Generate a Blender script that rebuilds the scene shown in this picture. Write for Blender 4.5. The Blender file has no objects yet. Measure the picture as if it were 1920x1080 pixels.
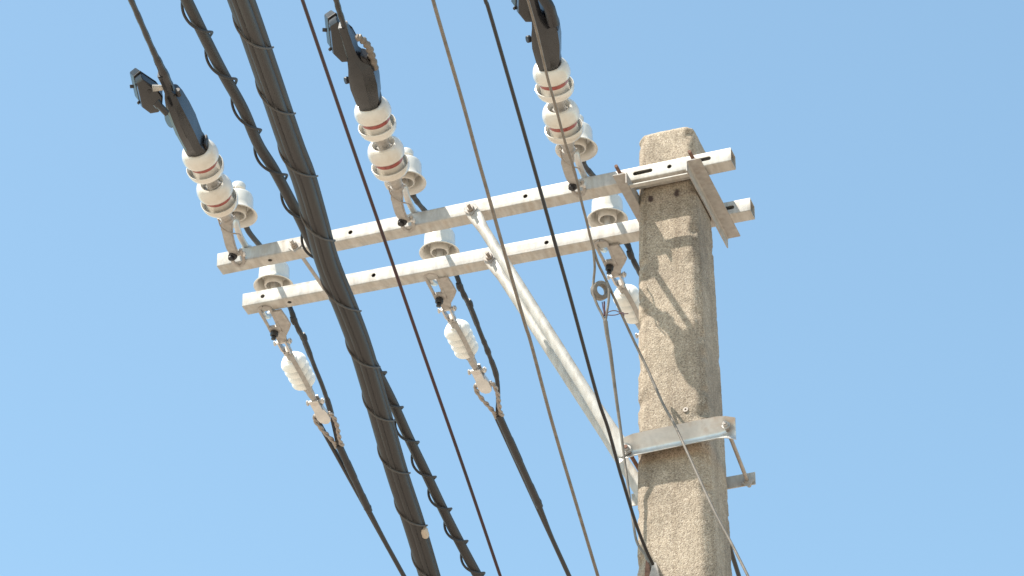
import bpy, bmesh, math, random
from mathutils import Vector, Matrix, noise

# ------------------------------------------------------------------ camera, sky, sun
S = bpy.context.scene
COL = S.collection
R = math.radians
ARM_Z = 11.0                                    # the crossarms hang 11 m above the ground
CC = (4.60855668611, -12.56954803335, -9.46980089764)
FW = (-0.27382268, 0.78096956, 0.56134454)
RT = (0.943820552, 0.330457789, 0.000644876449)
UP = (0.18499705, -0.52998509, 0.82758196)
FW, RT = Vector(FW).normalized(), Vector(RT).normalized()
UP = Vector((RT.cross(FW))).normalized()
CAMP = Vector(CC) + Vector((0, 0, ARM_Z))
cam = bpy.data.objects.new("camera", bpy.data.cameras.new("camera"))
COL.objects.link(cam)
cam.matrix_world = Matrix(((RT.x, UP.x, -FW.x, CAMP.x), (RT.y, UP.y, -FW.y, CAMP.y), (RT.z, UP.z, -FW.z, CAMP.z), (0, 0, 0, 1)))
cam.data.sensor_width = 36.0
cam.data.lens = 7000.0 / 1920 * 36
cam.data.clip_end = 5000
S.camera = cam

TRAVEL = Vector((1.0, 1.0, -2.35)).normalized()  # the way the sunlight travels
w = bpy.data.worlds.new("World")
S.world = w
w.use_nodes = True
nt = w.node_tree
bg = nt.nodes["Background"]
sk = nt.nodes.new("ShaderNodeTexSky")
sk.sky_type = 'NISHITA'
sk.sun_disc = False
sk.sun_elevation = math.asin(-TRAVEL.z)
sk.sun_rotation = math.atan2(-TRAVEL.x, -TRAVEL.y)
sk.air_density = 1.0
sk.dust_density = 1.0
sk.ozone_density = 0.4
tn = nt.nodes.new("ShaderNodeMix")             # a trace of green in the summer haze
tn.data_type = 'RGBA'
tn.blend_type = 'MULTIPLY'
tn.inputs[0].default_value = 1.0
tn.inputs[7].default_value = (1.0, 1.118, 0.985, 1)
nt.links.new(sk.outputs[0], tn.inputs[6])
nt.links.new(tn.outputs[2], bg.inputs[0])
bg.inputs[1].default_value = 0.15
sl = bpy.data.lights.new("sun", 'SUN')
sl.energy = 5.0
sl.angle = R(0.5)
sl.color = (1.0, 0.93, 0.83)
sun = bpy.data.objects.new("sun", sl)
COL.objects.link(sun)
sun.rotation_euler = TRAVEL.to_track_quat('-Z', 'Y').to_euler()
sun.location = (0, 0, 30)
S.view_settings.view_transform = 'Standard'
S.view_settings.look = 'None'
S.view_settings.exposure = 0.91
S.view_settings.gamma = 1.0

# ------------------------------------------------------------------ helpers
def at(px, py, y):
    """the point at depth y (mm behind the front face of the near crossarm) seen at photo pixel px, py"""
    d = FW * 7000 + RT * (px - 960) - UP * (py - 540)
    t = (y / 1000 - CAMP.y) / d.y
    return CAMP + d * t

def tag(o, label=None, cat=None, group=None, kind=None):
    for k, v in (("label", label), ("category", cat), ("group", group), ("kind", kind)):
        if v: o[k] = v
    return o

def thing(name, loc, label, cat, group=None, rot=None):
    o = bpy.data.objects.new(name, None)
    o.empty_display_size = 0.05
    COL.objects.link(o)
    o.location = loc
    if rot is not None: o.rotation_euler = rot
    return tag(o, label, cat, group)

def frame(d, ex=Vector((1, 0, 0))):
    ey = d.normalized()
    ex = (ex - ey * ex.dot(ey)).normalized()
    ez = ex.cross(ey)
    return Matrix((ex, ey, ez)).transposed().to_euler()

def dup(root, loc, rot, label, group):
    r = root.copy()
    COL.objects.link(r)
    r.location = loc
    r.rotation_euler = rot
    r["label"] = label
    r["group"] = group
    for ch in list(root.children):
        c = ch.copy()
        COL.objects.link(c)
        c.parent = r
        for g in list(ch.children):
            d = g.copy()
            COL.objects.link(d)
            d.parent = c
    return r

def perp(t):
    a = Vector((0, 0, 1)) if abs(t.z) < 0.9 else Vector((1, 0, 0))
    n = t.cross(a).normalized()
    return n, t.cross(n).normalized()

class MB:
    def __init__(self):
        self.v, self.f = [], []
    def loft(self, rings, close=True, caps=True):
        b = len(self.v)
        n = len(rings[0])
        for r in rings: self.v += [Vector(p) for p in r]
        for i in range(len(rings) - 1):
            for j in range(n if close else n - 1):
                k = (j + 1) % n
                self.f.append((b + i * n + j, b + i * n + k, b + (i + 1) * n + k, b + (i + 1) * n + j))
        if caps and close:
            self.f.append(tuple(b + j for j in range(n))[::-1])
            self.f.append(tuple(b + (len(rings) - 1) * n + j for j in range(n)))
        return self
    def tube(self, pts, r, n=10, caps=True):
        pts = [Vector(p) for p in pts]
        rr = r if isinstance(r, (list, tuple)) else [r] * len(pts)
        rings, nn = [], None
        for i, p in enumerate(pts):
            t = (pts[min(i + 1, len(pts) - 1)] - pts[max(i - 1, 0)])
            t = t.normalized() if t.length > 1e-9 else Vector((0, 1, 0))
            if nn is None: nn = perp(t)[0]
            nn = (nn - t * nn.dot(t))
            nn = nn.normalized() if nn.length > 1e-6 else perp(t)[0]
            bb = t.cross(nn)
            rings.append([p + (nn * math.cos(2 * math.pi * j / n) + bb * math.sin(2 * math.pi * j / n)) * rr[i] for j in range(n)])
        return self.loft(rings, True, caps)
    def lathe(self, prof, o=(0, 0, 0), ax=(0, 1, 0), n=40, closed=False):
        o, ax = Vector(o), Vector(ax).normalized()
        a, b = perp(ax)
        rings = [[o + ax * s + (a * math.cos(2 * math.pi * j / n) + b * math.sin(2 * math.pi * j / n)) * max(r, 1e-5) for j in range(n)] for s, r in prof]
        if closed: rings.append(rings[0])
        return self.loft(rings, True, False)
    def box(self, c, sz, m=None):
        c = Vector(c)
        h = [x / 2 for x in sz]
        def P(x, y, z):
            p = Vector((x, y, z))
            return c + (m @ p if m else p)
        return self.loft([[P(-h[0], s, -h[2]), P(h[0], s, -h[2]), P(h[0], s, h[2]), P(-h[0], s, h[2])] for s in (-h[1], h[1])])
    def strip(self, pts, wd, th, side):
        """a flat bar along pts: wd wide along side, th thick; wd may be a list"""
        pts = [Vector(p) for p in pts]
        side = Vector(side)
        ws = wd if isinstance(wd, (list, tuple)) else [wd] * len(pts)
        rings = []
        for i, p in enumerate(pts):
            t = (pts[min(i + 1, len(pts) - 1)] - pts[max(i - 1, 0)]).normalized()
            s = (side - t * side.dot(t)).normalized()
            u = t.cross(s)
            a, b = s * ws[i] / 2, u * th / 2
            rings.append([p - a - b, p + a - b, p + a + b, p - a + b])
        return self.loft(rings)
    def nut(self, c, ax, r, h, n=6, ph=0.0):
        ax = Vector(ax).normalized()
        a, b = perp(ax)
        c = Vector(c)
        return self.loft([[c + ax * s + (a * math.cos(2 * math.pi * j / n + ph) + b * math.sin(2 * math.pi * j / n + ph)) * r * k for j in range(n)]
                          for s, k in ((0, .93), (h * .12, 1), (h * .88, 1), (h, .93))])
    def build(self, name, m, parent=None, off=(0, 0, 0), smooth=35, bevel=0.0):
        off = Vector(off)
        me = bpy.data.meshes.new(name)
        me.from_pydata([v - off for v in self.v], [], self.f)
        bm = bmesh.new()
        bm.from_mesh(me)
        bmesh.ops.recalc_face_normals(bm, faces=bm.faces)
        if bevel:
            es = [e for e in bm.edges if len(e.link_faces) == 2 and e.calc_face_angle(0) > R(50)]
            bmesh.ops.bevel(bm, geom=es, offset=bevel, segments=2, affect='EDGES', clamp_overlap=True)
        if smooth:
            for f in bm.faces: f.smooth = True
            for e in bm.edges:
                if len(e.link_faces) == 2 and e.calc_face_angle(0) > R(smooth): e.smooth = False
        bm.to_mesh(me)
        bm.free()
        me.materials.append(m)
        o = bpy.data.objects.new(name, me)
        COL.objects.link(o)
        if parent: o.parent = parent
        else: o.location = off
        return o

def smoothpath(pts, n=8):
    """Catmull-Rom through pts"""
    pts = [Vector(p) for p in pts]
    q = [pts[0] * 2 - pts[1]] + pts + [pts[-1] * 2 - pts[-2]]
    out = []
    for i in range(1, len(q) - 2):
        a, b, c, d = q[i - 1:i + 3]
        for k in range(n):
            t = k / n
            out.append(0.5 * ((2 * b) + (c - a) * t + (2 * a - 5 * b + 4 * c - d) * t * t + (3 * b - a - 3 * c + d) * t ** 3))
    out.append(pts[-1])
    return out

# ------------------------------------------------------------------ materials
def mat(name):
    m = bpy.data.materials.new(name)
    m.use_nodes = True
    t = m.node_tree
    return m, t, t.nodes["Principled BSDF"]

def nd(t, kind, **kw):
    n = t.nodes.new(kind)
    for k, v in kw.items():
        if k in n.inputs.keys(): n.inputs[k].default_value = v
        else: setattr(n, k, v)
    return n

def ramp(t, src, stops):
    n = t.nodes.new("ShaderNodeValToRGB")
    e = n.color_ramp.elements
    e[0].position, e[0].color = stops[0][0], (*stops[0][1], 1)
    e[1].position, e[1].color = stops[-1][0], (*stops[-1][1], 1)
    for p, c in stops[1:-1]:
        x = e.new(p); x.color = (*c, 1)
    t.links.new(src, n.inputs[0])
    return n.outputs[0]

def mixc(t, fac, a, b, mode='MIX'):
    n = t.nodes.new("ShaderNodeMix")
    n.data_type = 'RGBA'
    n.blend_type = mode
    for i, v in ((0, fac), (6, a), (7, b)):
        if hasattr(v, "node"): t.links.new(v, n.inputs[i])
        elif isinstance(v, (tuple, list)): n.inputs[i].default_value = (*v, 1)
        else: n.inputs[i].default_value = v
    return n.outputs[2]

def coords(t, scale=(1, 1, 1)):
    c = t.nodes.new("ShaderNodeTexCoord")
    mp = t.nodes.new("ShaderNodeMapping")
    mp.inputs["Scale"].default_value = scale
    t.links.new(c.outputs["Object"], mp.inputs[0])
    return mp.outputs[0]

def surf(name, c1, c2, scale, rough=(0.4, 0.6), metal=0.0, bump=0.0, bscale=None, stretch=(1, 1, 1), dirt=None, dirt_amt=0.5, coat=0.0, dscale=None):
    m, t, b = mat(name)
    co = coords(t, stretch)
    n1 = nd(t, "ShaderNodeTexNoise", Scale=scale, Detail=6.0, Roughness=0.6)
    t.links.new(co, n1.inputs["Vector"])
    col = ramp(t, n1.outputs[0], [(0.32, c1), (0.68, c2)])
    if dirt:
        n2 = nd(t, "ShaderNodeTexNoise", Scale=dscale or scale * 0.45, Detail=8.0, Roughness=0.7)
        t.links.new(co, n2.inputs["Vector"])
        f = ramp(t, n2.outputs[0], [(0.5, (0, 0, 0)), (0.72, (dirt_amt,) * 3)])
        col = mixc(t, f, col, dirt)
    t.links.new(col, b.inputs["Base Color"])
    rr = ramp(t, n1.outputs[0], [(0.3, (rough[0],) * 3), (0.7, (rough[1],) * 3)])
    t.links.new(rr, b.inputs["Roughness"])
    b.inputs["Metallic"].default_value = metal
    b.inputs["Coat Weight"].default_value = coat
    b.inputs["Coat Roughness"].default_value = 0.12
    if bump:
        n3 = nd(t, "ShaderNodeTexNoise", Scale=bscale or scale * 4, Detail=4.0)
        t.links.new(co, n3.inputs["Vector"])
        bp = nd(t, "ShaderNodeBump", Strength=bump, Distance=0.002)
        t.links.new(n3.outputs[0], bp.inputs["Height"])
        t.links.new(bp.outputs[0], b.inputs["Normal"])
    return m

M = {}
M['zinc'] = surf('galvanized_steel', (0.335, 0.318, 0.290), (0.50, 0.482, 0.448), 17, (0.45, 0.65), 0.15, 0.25, 160, (2.2, 0.7, 0.7), (0.30, 0.225, 0.15), 0.55, dscale=9)
M['zinc_dull'] = surf('weathered_zinc', (0.29, 0.272, 0.25), (0.43, 0.41, 0.385), 40, (0.5, 0.7), 0.2, 0.3, 200, (1, 1, 1), (0.22, 0.14, 0.09), 0.45)
M['zinc_bright'] = surf('bright_zinc', (0.50, 0.50, 0.49), (0.66, 0.65, 0.63), 15, (0.3, 0.45), 0.55, 0.15, 120, (1, 1, 1), (0.36, 0.24, 0.15), 0.6)
M['rust'] = surf('rusty_steel', (0.10, 0.045, 0.03), (0.22, 0.12, 0.08), 90, (0.7, 0.9), 0.1, 0.6, 400)
M['porcelain'] = surf('white_porcelain', (0.56, 0.53, 0.475), (0.645, 0.62, 0.57), 12, (0.18, 0.26), 0, 0, None, (1, 1, 1), (0.40, 0.32, 0.22), 0.5, coat=0.6)
M['red'] = surf('red_glaze', (0.22, 0.045, 0.038), (0.34, 0.075, 0.06), 45, (0.25, 0.35), coat=0.3)
M['polymer'] = surf('white_silicone', (0.74, 0.75, 0.72), (0.82, 0.83, 0.80), 14, (0.45, 0.55), dirt=(0.6, 0.56, 0.46), dirt_amt=0.3)
M['black'] = surf('black_plastic', (0.0105, 0.0106, 0.0122), (0.020, 0.0200, 0.0220), 18, (0.22, 0.34), 0, 0.15, 60, coat=0.15)
M['rubber'] = surf('black_rubber', (0.012, 0.0115, 0.013), (0.024, 0.022, 0.023), 40, (0.4, 0.6), bump=0.2)
M['jacket'] = surf('cable_jacket', (0.0155, 0.0148, 0.0155), (0.028, 0.0262, 0.0268), 6, (0.5, 0.65), 0, 0.2, 120, (1, 1, 1))
M['red_wire'] = surf('dark_red_wire', (0.016, 0.005, 0.008), (0.045, 0.010, 0.012), 5, (0.45, 0.6), stretch=(1, 0.6, 1))
M['black_wire'] = surf('black_wire', (0.005, 0.004, 0.006), (0.010, 0.008, 0.009), 5, (0.45, 0.6))
M['strand'] = surf('steel_strand', (0.14, 0.12, 0.10), (0.23, 0.20, 0.17), 30, (0.5, 0.65), 0.3, 0.5, 300)
M['grip'] = surf('grip_rod', (0.25, 0.215, 0.185), (0.37, 0.325, 0.285), 60, (0.45, 0.6), 0.3, 0.6, 300)
M['lash'] = surf('lashing_wire', (0.045, 0.042, 0.040), (0.075, 0.070, 0.066), 30, (0.5, 0.65))
M['tag'] = surf('beige_sleeve', (0.36, 0.31, 0.25), (0.46, 0.40, 0.33), 30, (0.5, 0.6))
M['tie'] = surf('dark_tie_wire', (0.03, 0.012, 0.02), (0.08, 0.02, 0.03), 60, (0.4, 0.6))

def concrete():
    m, t, b = mat('washed_concrete')
    co = coords(t)
    v1 = nd(t, "ShaderNodeTexVoronoi", Scale=215.0)
    v2 = nd(t, "ShaderNodeTexVoronoi", Scale=460.0)
    big = nd(t, "ShaderNodeTexNoise", Scale=2.6, Detail=6.0, Roughness=0.6)
    mid = nd(t, "ShaderNodeTexNoise", Scale=14.0, Detail=6.0, Roughness=0.65)
    fine = nd(t, "ShaderNodeTexNoise", Scale=150.0, Detail=3.0)
    for n in (v1, v2, big, mid, fine): t.links.new(co, n.inputs["Vector"])
    sep = t.nodes.new("ShaderNodeSeparateColor")
    t.links.new(v1.outputs["Color"], sep.inputs[0])
    sep2 = t.nodes.new("ShaderNodeSeparateColor")
    t.links.new(v2.outputs["Color"], sep2.inputs[0])
    peb = ramp(t, sep.outputs[0], [(0.0, (0.10, 0.075, 0.055)), (0.22, (0.27, 0.22, 0.165)), (0.6, (0.42, 0.36, 0.27)), (0.9, (0.50, 0.44, 0.35)), (1.0, (0.66, 0.60, 0.50))])
    sand = ramp(t, sep2.outputs[1], [(0.0, (0.24, 0.195, 0.14)), (0.5, (0.38, 0.32, 0.24)), (1.0, (0.50, 0.43, 0.34))])
    col = mixc(t, 0.45, peb, sand)
    col = mixc(t, 1.0, col, (0.86, 0.85, 0.885), 'MULTIPLY')
    f = ramp(t, big.outputs[0], [(0.35, (0.74, 0.715, 0.69)), (0.65, (1.12, 1.1, 1.06))])
    col = mixc(t, 1.0, col, f, 'MULTIPLY')
    f2 = ramp(t, mid.outputs[0], [(0.35, (0.88, 0.87, 0.85)), (0.65, (1.08, 1.07, 1.05))])
    col = mixc(t, 1.0, col, f2, 'MULTIPLY')
    stc = coords(t, (34, 34, 1.1))
    sn = nd(t, "ShaderNodeTexNoise", Scale=1.0, Detail=5.0, Roughness=0.6)
    t.links.new(stc, sn.inputs["Vector"])
    f4 = ramp(t, sn.outputs[0], [(0.36, (0.80, 0.775, 0.745)), (0.52, (1.0, 1.0, 1.0)), (0.7, (1.06, 1.06, 1.05))])
    col = mixc(t, 0.8, col, f4, 'MULTIPLY')
    pt = nd(t, "ShaderNodeTexNoise", Scale=5.5, Detail=9.0, Roughness=0.72)
    t.links.new(co, pt.inputs["Vector"])
    f5 = ramp(t, pt.outputs[0], [(0.52, (1, 1, 1)), (0.60, (0.80, 0.80, 0.79))])
    col = mixc(t, 0.8, col, f5, 'MULTIPLY')
    # two rusty smears under the crossarm
    wob = nd(t, "ShaderNodeTexNoise", Scale=38.0, Detail=5.0)
    t.links.new(co, wob.inputs["Vector"])
    geo = t.nodes.new("ShaderNodeTexCoord")
    for c, rad, st in STAINS:
        sub = t.nodes.new("ShaderNodeVectorMath"); sub.operation = 'SUBTRACT'
        t.links.new(geo.outputs["Object"], sub.inputs[0]); sub.inputs[1].default_value = c
        mu = t.nodes.new("ShaderNodeVectorMath"); mu.operation = 'MULTIPLY'
        t.links.new(sub.outputs[0], mu.inputs[0]); mu.inputs[1].default_value = (1 / rad, 1 / 0.12, 1 / st)
        ln = t.nodes.new("ShaderNodeVectorMath"); ln.operation = 'LENGTH'
        t.links.new(mu.outputs[0], ln.inputs[0])
        ad = t.nodes.new("ShaderNodeMath"); ad.operation = 'MULTIPLY_ADD'
        t.links.new(wob.outputs[0], ad.inputs[0]); ad.inputs[1].default_value = 1.6
        t.links.new(ln.outputs["Value"], ad.inputs[2])
        f3 = ramp(t, ad.outputs[0], [(0.0, (0.85,) * 3), (0.98, (0.6,) * 3), (1.0, (0, 0, 0))])
        r = f3.node
        r.color_ramp.elements[0].position = 0.45
        mr = t.nodes.new("ShaderNodeMapRange")
        t.links.new(ad.outputs[0], mr.inputs[0])
        mr.inputs[1].default_value = 1.25; mr.inputs[2].default_value = 1.75
        mr.inputs[3].default_value = 0.97; mr.inputs[4].default_value = 0.0
        t.nodes.remove(r)
        col = mixc(t, mr.outputs[0], col, (0.045, 0.026, 0.022))
    t.links.new(col, b.inputs["Base Color"])
    b.inputs["Roughness"].default_value = 0.88
    ad2 = t.nodes.new("ShaderNodeMath"); ad2.operation = 'MULTIPLY_ADD'
    t.links.new(v1.outputs["Distance"], ad2.inputs[0]); ad2.inputs[1].default_value = -0.9
    t.links.new(fine.outputs[0], ad2.inputs[2])
    bp = nd(t, "ShaderNodeBump", Strength=0.55, Distance=0.003)
    t.links.new(ad2.outputs[0], bp.inputs["Height"])
    t.links.new(bp.outputs[0], b.inputs["Normal"])
    return m

# ------------------------------------------------------------------ ground
gm = surf('dry_ground', (0.29, 0.238, 0.188), (0.38, 0.315, 0.252), 0.6, (0.9, 1.0), bump=0.3, bscale=20)
g = MB()
g.loft([[(-1500, -1500, 0), (1500, -1500, 0)], [(-1500, 1500, 0), (1500, 1500, 0)]], close=False)
tag(g.build('ground', gm, None, smooth=0), kind='structure')

# ------------------------------------------------------------------ the concrete pole
AXX, AXY = 0.880, 0.218
POLE_TOP = ARM_Z + 0.318
st1, st2 = at(1220, 372, 80), at(1268, 362, 80)
base = Vector((AXX, AXY, 0))
STAINS = [((st1 - base)[:], 0.017, 0.024), ((st2 - base)[:], 0.018, 0.036)]
M['concrete'] = concrete()

def pole_section(z):
    h = max(0.0, min(2.9, ARM_Z - z)) + max(0.0, (ARM_Z - 2.9) - z) * 0.35
    up = max(0.0, z - ARM_Z)
    wd = 0.263 + 0.036 * h - 0.03 * up
    dp = 0.270 + 0.036 * h - 0.03 * up
    cl, cr = 0.027, 0.024 + 0.010 * h
    return wd / 2, dp / 2, cl, cr

def pole_ring(z, shrink=0.0, zt=None):
    hx, hy, cl, cr = pole_section(z)
    hx -= shrink; hy -= shrink
    cs = [(-hx + cl, -hy), (hx - cr, -hy), (hx, -hy + cr), (hx, hy - cr), (hx - cr, hy), (-hx + cl, hy), (-hx, hy - cl), (-hx, -hy + cl)]
    cnt = [22, 5, 22, 4, 10, 4, 16, 5]
    out = []
    for i, (a, b) in enumerate(zip(cs, cs[1:] + cs[:1])):
        for k in range(cnt[i]):
            t = k / cnt[i]
            out.append(Vector((a[0] + (b[0] - a[0]) * t, a[1] + (b[1] - a[1]) * t, z if zt is None else zt)))
    # soften the corners a little
    n = len(out)
    sm = [(out[i - 1] + out[i] * 2 + out[(i + 1) % n]) / 4 for i in range(n)]
    return sm

zs = [0, 0.5, 2, 4, 6, 7.6, 8.2, 8.5]
z = 8.6
while z < POLE_TOP - 0.03:
    zs.append(z); z += 0.009
rings = []
for z in zs: rings.append(pole_ring(z))
for k in range(1, 13):
    a = k / 12 * math.pi / 2
    rings.append(pole_ring(POLE_TOP - 0.03 + 0.03 * math.sin(a), 0.030 * (1 - math.cos(a))))
last = rings[-1]
for s in (0.7, 0.4, 0.1):
    rings.append([Vector((p.x * s, p.y * s, p.z + 0.006 * (1 - s))) for p in last])
def rough_pole(p):
    q = p * 70
    amp = 0.0011
    d = noise.noise(q) * amp + noise.noise(p * 190) * 0.0011
    e = noise.noise(p * 17 + Vector((3, 1, 7)))
    rad = Vector((p.x, p.y, 0))
    corner = min(1.0, max(0.0, (abs(p.x) + abs(p.y)) / (pole_section(p.z)[0] + pole_section(p.z)[1]) - 0.78) * 8)
    d -= max(0.0, e - 0.12) * 0.022 * corner
    top = max(0.0, (p.z - POLE_TOP + 0.07) / 0.07)
    d += noise.noise(p * 45) * 0.004 * top
    r = rad.normalized() * d if rad.length > 1e-6 else Vector()
    return p + r + Vector((0, 0, (noise.noise(p * 60) * 0.004 + p.x * 0.03 - abs(p.x) ** 2 * 0.4) * (1 if p.z > POLE_TOP - 0.004 else top * .6)))
pm = MB()
rings = [[rough_pole(p) if p.z > 8.5 else p for p in r] for r in rings]
pm.loft(rings)
pole = pm.build('concrete_pole', M['concrete'], None, smooth=60)
pole.location = base
tag(pole, 'square grey concrete pole with cut-off corners carrying both steel crossarms', 'utility pole')
pl = MB()
c = at(1286, 769, 62) - base
pl.lathe([(0, .0), (0.0, 0.0045), (-0.006, 0.0045), (-0.006, 0.011), (0.004, 0.0125), (0.02, 0.0125)], c, (0, 1, 0), 16)
pl.build('plug', M['grip'], pole)

# ------------------------------------------------------------------ crossarms (hollow square tube, drilled)
def crossarm(name, c, yaw, tilt, holes, label):
    L, H, D, T, rc = 2.4, 0.070, 0.075, 0.0045, 0.0042
    def sec(h, d, r, x):
        out = []
        for cx, cy, a0 in ((d / 2 - r, h / 2 - r, 0), (-d / 2 + r, h / 2 - r, 90), (-d / 2 + r, -h / 2 + r, 180), (d / 2 - r, -h / 2 + r, 270)):
            for k in range(4):
                a = R(a0 + 30 * k)
                out.append((x, cx + r * math.cos(a), cy + r * math.sin(a)))
        return out
    m = MB()
    o = [sec(H, D, rc, x) for x in (-L / 2, L / 2)]
    i = [sec(H - 2 * T, D - 2 * T, rc * .4, x) for x in (L / 2, -L / 2)]
    m.loft([o[0], o[1], i[0], i[1], o[0]], True, False)
    ob = m.build(name, M['zinc'], None, smooth=40)
    bm = bmesh.new(); bm.from_mesh(ob.data)
    bmesh.ops.remove_doubles(bm, verts=bm.verts, dist=1e-6)
    bmesh.ops.recalc_face_normals(bm, faces=bm.faces)
    bm.to_mesh(ob.data); bm.free()
    cu = MB()
    for kind, x, ln in holes:
        n = 14
        if kind == 'front':
            ring = [(x + ln / 2 * (1 if math.cos(2 * math.pi * (k + .5) / n) > 0 else -1) + 0.0105 * math.cos(2 * math.pi * (k + .5) / n), 0.0105 * math.sin(2 * math.pi * (k + .5) / n)) for k in range(n)]
            cu.loft([[(a, y, b) for a, b in ring] for y in (-0.06, 0.0)])
        else:
            ring = [(x + 0.0105 * math.cos(2 * math.pi * k / n), 0.0105 * math.sin(2 * math.pi * k / n)) for k in range(n)]
            cu.loft([[(a, b, zz) for a, b in ring] for zz in (-0.06, 0.0)])
    co = cu.build('cutter', M['zinc'], None, smooth=0)
    md = ob.modifiers.new('b', 'BOOLEAN')
    md.operation = 'DIFFERENCE'; md.solver = 'EXACT'; md.object = co
    bpy.context.view_layer.update()
    ev = ob.evaluated_get(bpy.context.evaluated_depsgraph_get())
    me = bpy.data.meshes.new_from_object(ev)
    ob.modifiers.clear()
    ob.data = me
    bpy.data.objects.remove(co)
    ob.location = c
    ob.rotation_euler = (0, -tilt, yaw)
    return tag(ob, label, 'crossarm', 'steel crossarms on the pole')

def px_x(px, py, y, c):
    return (at(px, py, y) - c).x
cn = Vector((0, 0.0375, ARM_Z + 0.036))
cf = Vector((-0.022, 0.358 + 0.0375, ARM_Z - 0.002 + 0.036))
near_arm = crossarm('crossarm', cn, 0, R(0.23),
    [('front', px_x(657, 436, 0, cn), 0), ('front', px_x(985, 369, 0, cn), 0), ('front', px_x(1255, 312, 0, cn), 0), ('front', px_x(1205, 322, 0, cn), 0.068),
     ('front', px_x(1316, 299, 0, cn), 0.060), ('bottom', px_x(505, 491, 30, cn), 0)],
    'galvanized square crossarm bolted across the front of the concrete pole')
far_arm = crossarm('crossarm', cf, R(0.64), R(-0.17),
    [('front', px_x(493, 553, 350, cf), 0), ('front', px_x(700, 513, 350, cf), 0), ('front', px_x(1023, 453, 350, cf), 0), ('front', px_x(1363, 389, 370, cf), 0.045),
     ('bottom', px_x(543, 568, 385, cf), 0)],
    'galvanized square crossarm partly hidden behind the concrete pole')

# ------------------------------------------------------------------ angle brackets beside the pole and the bolts through both arms
def angle(name, x, y0, y1, z, label, wd=0.064, ht=0.056, th=0.006, flip=1):
    b = Vector((x, (y0 + y1) / 2, z))
    m = MB()
    sec = [(0, 0), (wd, 0), (wd, -th), (th + .004, -th), (th, -th - .004), (th, -ht), (0, -ht)]
    m.loft([[(x + a * flip, y, z + h) for a, h in sec] for y in (y0, y1)])
    o = m.build(name, M['zinc_dull'], None, b, smooth=25, bevel=0.0012)
    return tag(o, label, 'angle bracket', 'angle brackets clamping the crossarms')
zb = ARM_Z - 0.0012
rb = at(1290, 304, -100)
lb = at(1163, 329, -75)
angle('angle_bracket', 1.018, -0.074, 0.545, zb, 'steel angle bracket under the arms on the right side of the pole')
angle('angle_bracket', at(1175, 333, -75).x, -0.075, 0.52, zb, 'steel angle bracket under the arms on the left side of the pole', flip=-1)
sb = MB()
xs0, xs1 = at(1175, 333, -75).x + 0.0004, 1.018 - 0.0004
sb.box(((xs0 + xs1) / 2, -0.034, ARM_Z - 0.050), (xs1 - xs0, 0.024, 0.005))
tag(sb.build('tie_bar', M['zinc'], None, ((xs0 + xs1) / 2, -0.034, ARM_Z - 0.05), smooth=0), 'thin flat steel bar joining the two angle brackets in front of the pole', 'bar')

def through_bolt(name, x, z, y0, y1, label, r=0.008, mt='rust', washer=None, group='long bolts through both crossarms', nutmat='rust', fnut=True):
    t = thing(name, (x, (y0 + y1) / 2, z), label, 'bolt', group)
    o = t.location.copy()
    m = MB(); m.tube([(x, y0, z), (x, y1, z)], r, 12)
    m.build('rod', M[mt], t, o)
    if fnut:
        m = MB(); m.nut((x, -0.016, z), (0, 1, 0), 0.0155, 0.013, ph=.3)
        if washer: m.nut((x, -0.030, z), (0, 1, 0), 0.014, 0.012, ph=.8)
        m.build('nut', M[nutmat], t, o)
    if washer:
        m = MB()
        a = R(42)
        mm = Matrix.Rotation(a, 3, 'Y')
        m.box((x, -0.0022, z), (washer, 0.003, washer), mm)
        for sg in (1, -1):   # the two corners of the washer bent away from the arm
            pass
        m.build('washer', M['zinc_dull'], t, o)
    m = MB(); m.nut((x, 0.358 + 0.077, z), (0, 1, 0), 0.0155, 0.013)
    m.build('nut', M['zinc_dull'], t, o)
    return t
p1, p2 = at(1303, 304, -2), at(1166, 331, -2)
through_bolt('through_bolt', p1.x, p1.z, -0.085, 0.50, 'rusty bolt end sticking out of the front crossarm right of the pole')
through_bolt('through_bolt', p2.x, p2.z, -0.085, 0.50, 'rusty bolt end sticking out of the front crossarm left of the pole')
p3 = at(553, 462, -2)
through_bolt('spacer_bolt', p3.x, p3.z, -0.055, 0.46, 'thin spacer bolt joining both arms near their left end', 0.0085, 'zinc_dull', 0.046, nutmat='grip')

# ------------------------------------------------------------------ diagonal braces and the clamp round the pole
def brace(name, a, b, label, tab, group='diagonal pipe braces below the crossarms'):
    t = thing(name, a, label, 'brace', group)
    d = (b - a)
    L = d.length
    d.normalize()
    side = Vector((0, 1, 0))
    side = (side - d * side.dot(d)).normalized()
    u = d.cross(side)
    m = MB()
    rings = []
    n = 20
    for s, wy, wz in ((-0.03, .005, .026), (0.0, .005, .031), (0.05, .006, .031), (0.085, .016, .028), (0.13, .024, .024), (L * .5, .0245, .0245), (L - 0.36, .0245, .0245),
                      (L - 0.22, .020, .0275), (L - 0.10, .010, .031), (L - 0.03, .0055, .034), (L + 0.03, .005, .034), (L + 0.045, .005, .026)):
        rings.append([a + d * s + side * wy * math.cos(2 * math.pi * k / n) + u * wz * math.sin(2 * math.pi * k / n) for k in range(n)])
    m.loft(rings)
    m.build('pipe', M['zinc'], t, a, smooth=40)
    m = MB()
    m.tube([a + Vector((0, -0.05, 0)), a + Vector((0, 0.12, 0))], 0.008, 10)
    m.nut(a + Vector((0, -0.022, 0)), (0, 1, 0), 0.0165, 0.014, ph=.5)
    m.build('bolt', M['grip'], t, a)
    m = MB()
    m.box(a + Vector((0, -0.008, 0)), (0.046, 0.003, 0.046), Matrix.Rotation(R(38), 3, 'Y'))
    m.build('washer', M['zinc_dull'], t, a)
    return t
ba = at(884, 394, -8)
bb = at(1165, 838, 33)
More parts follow.
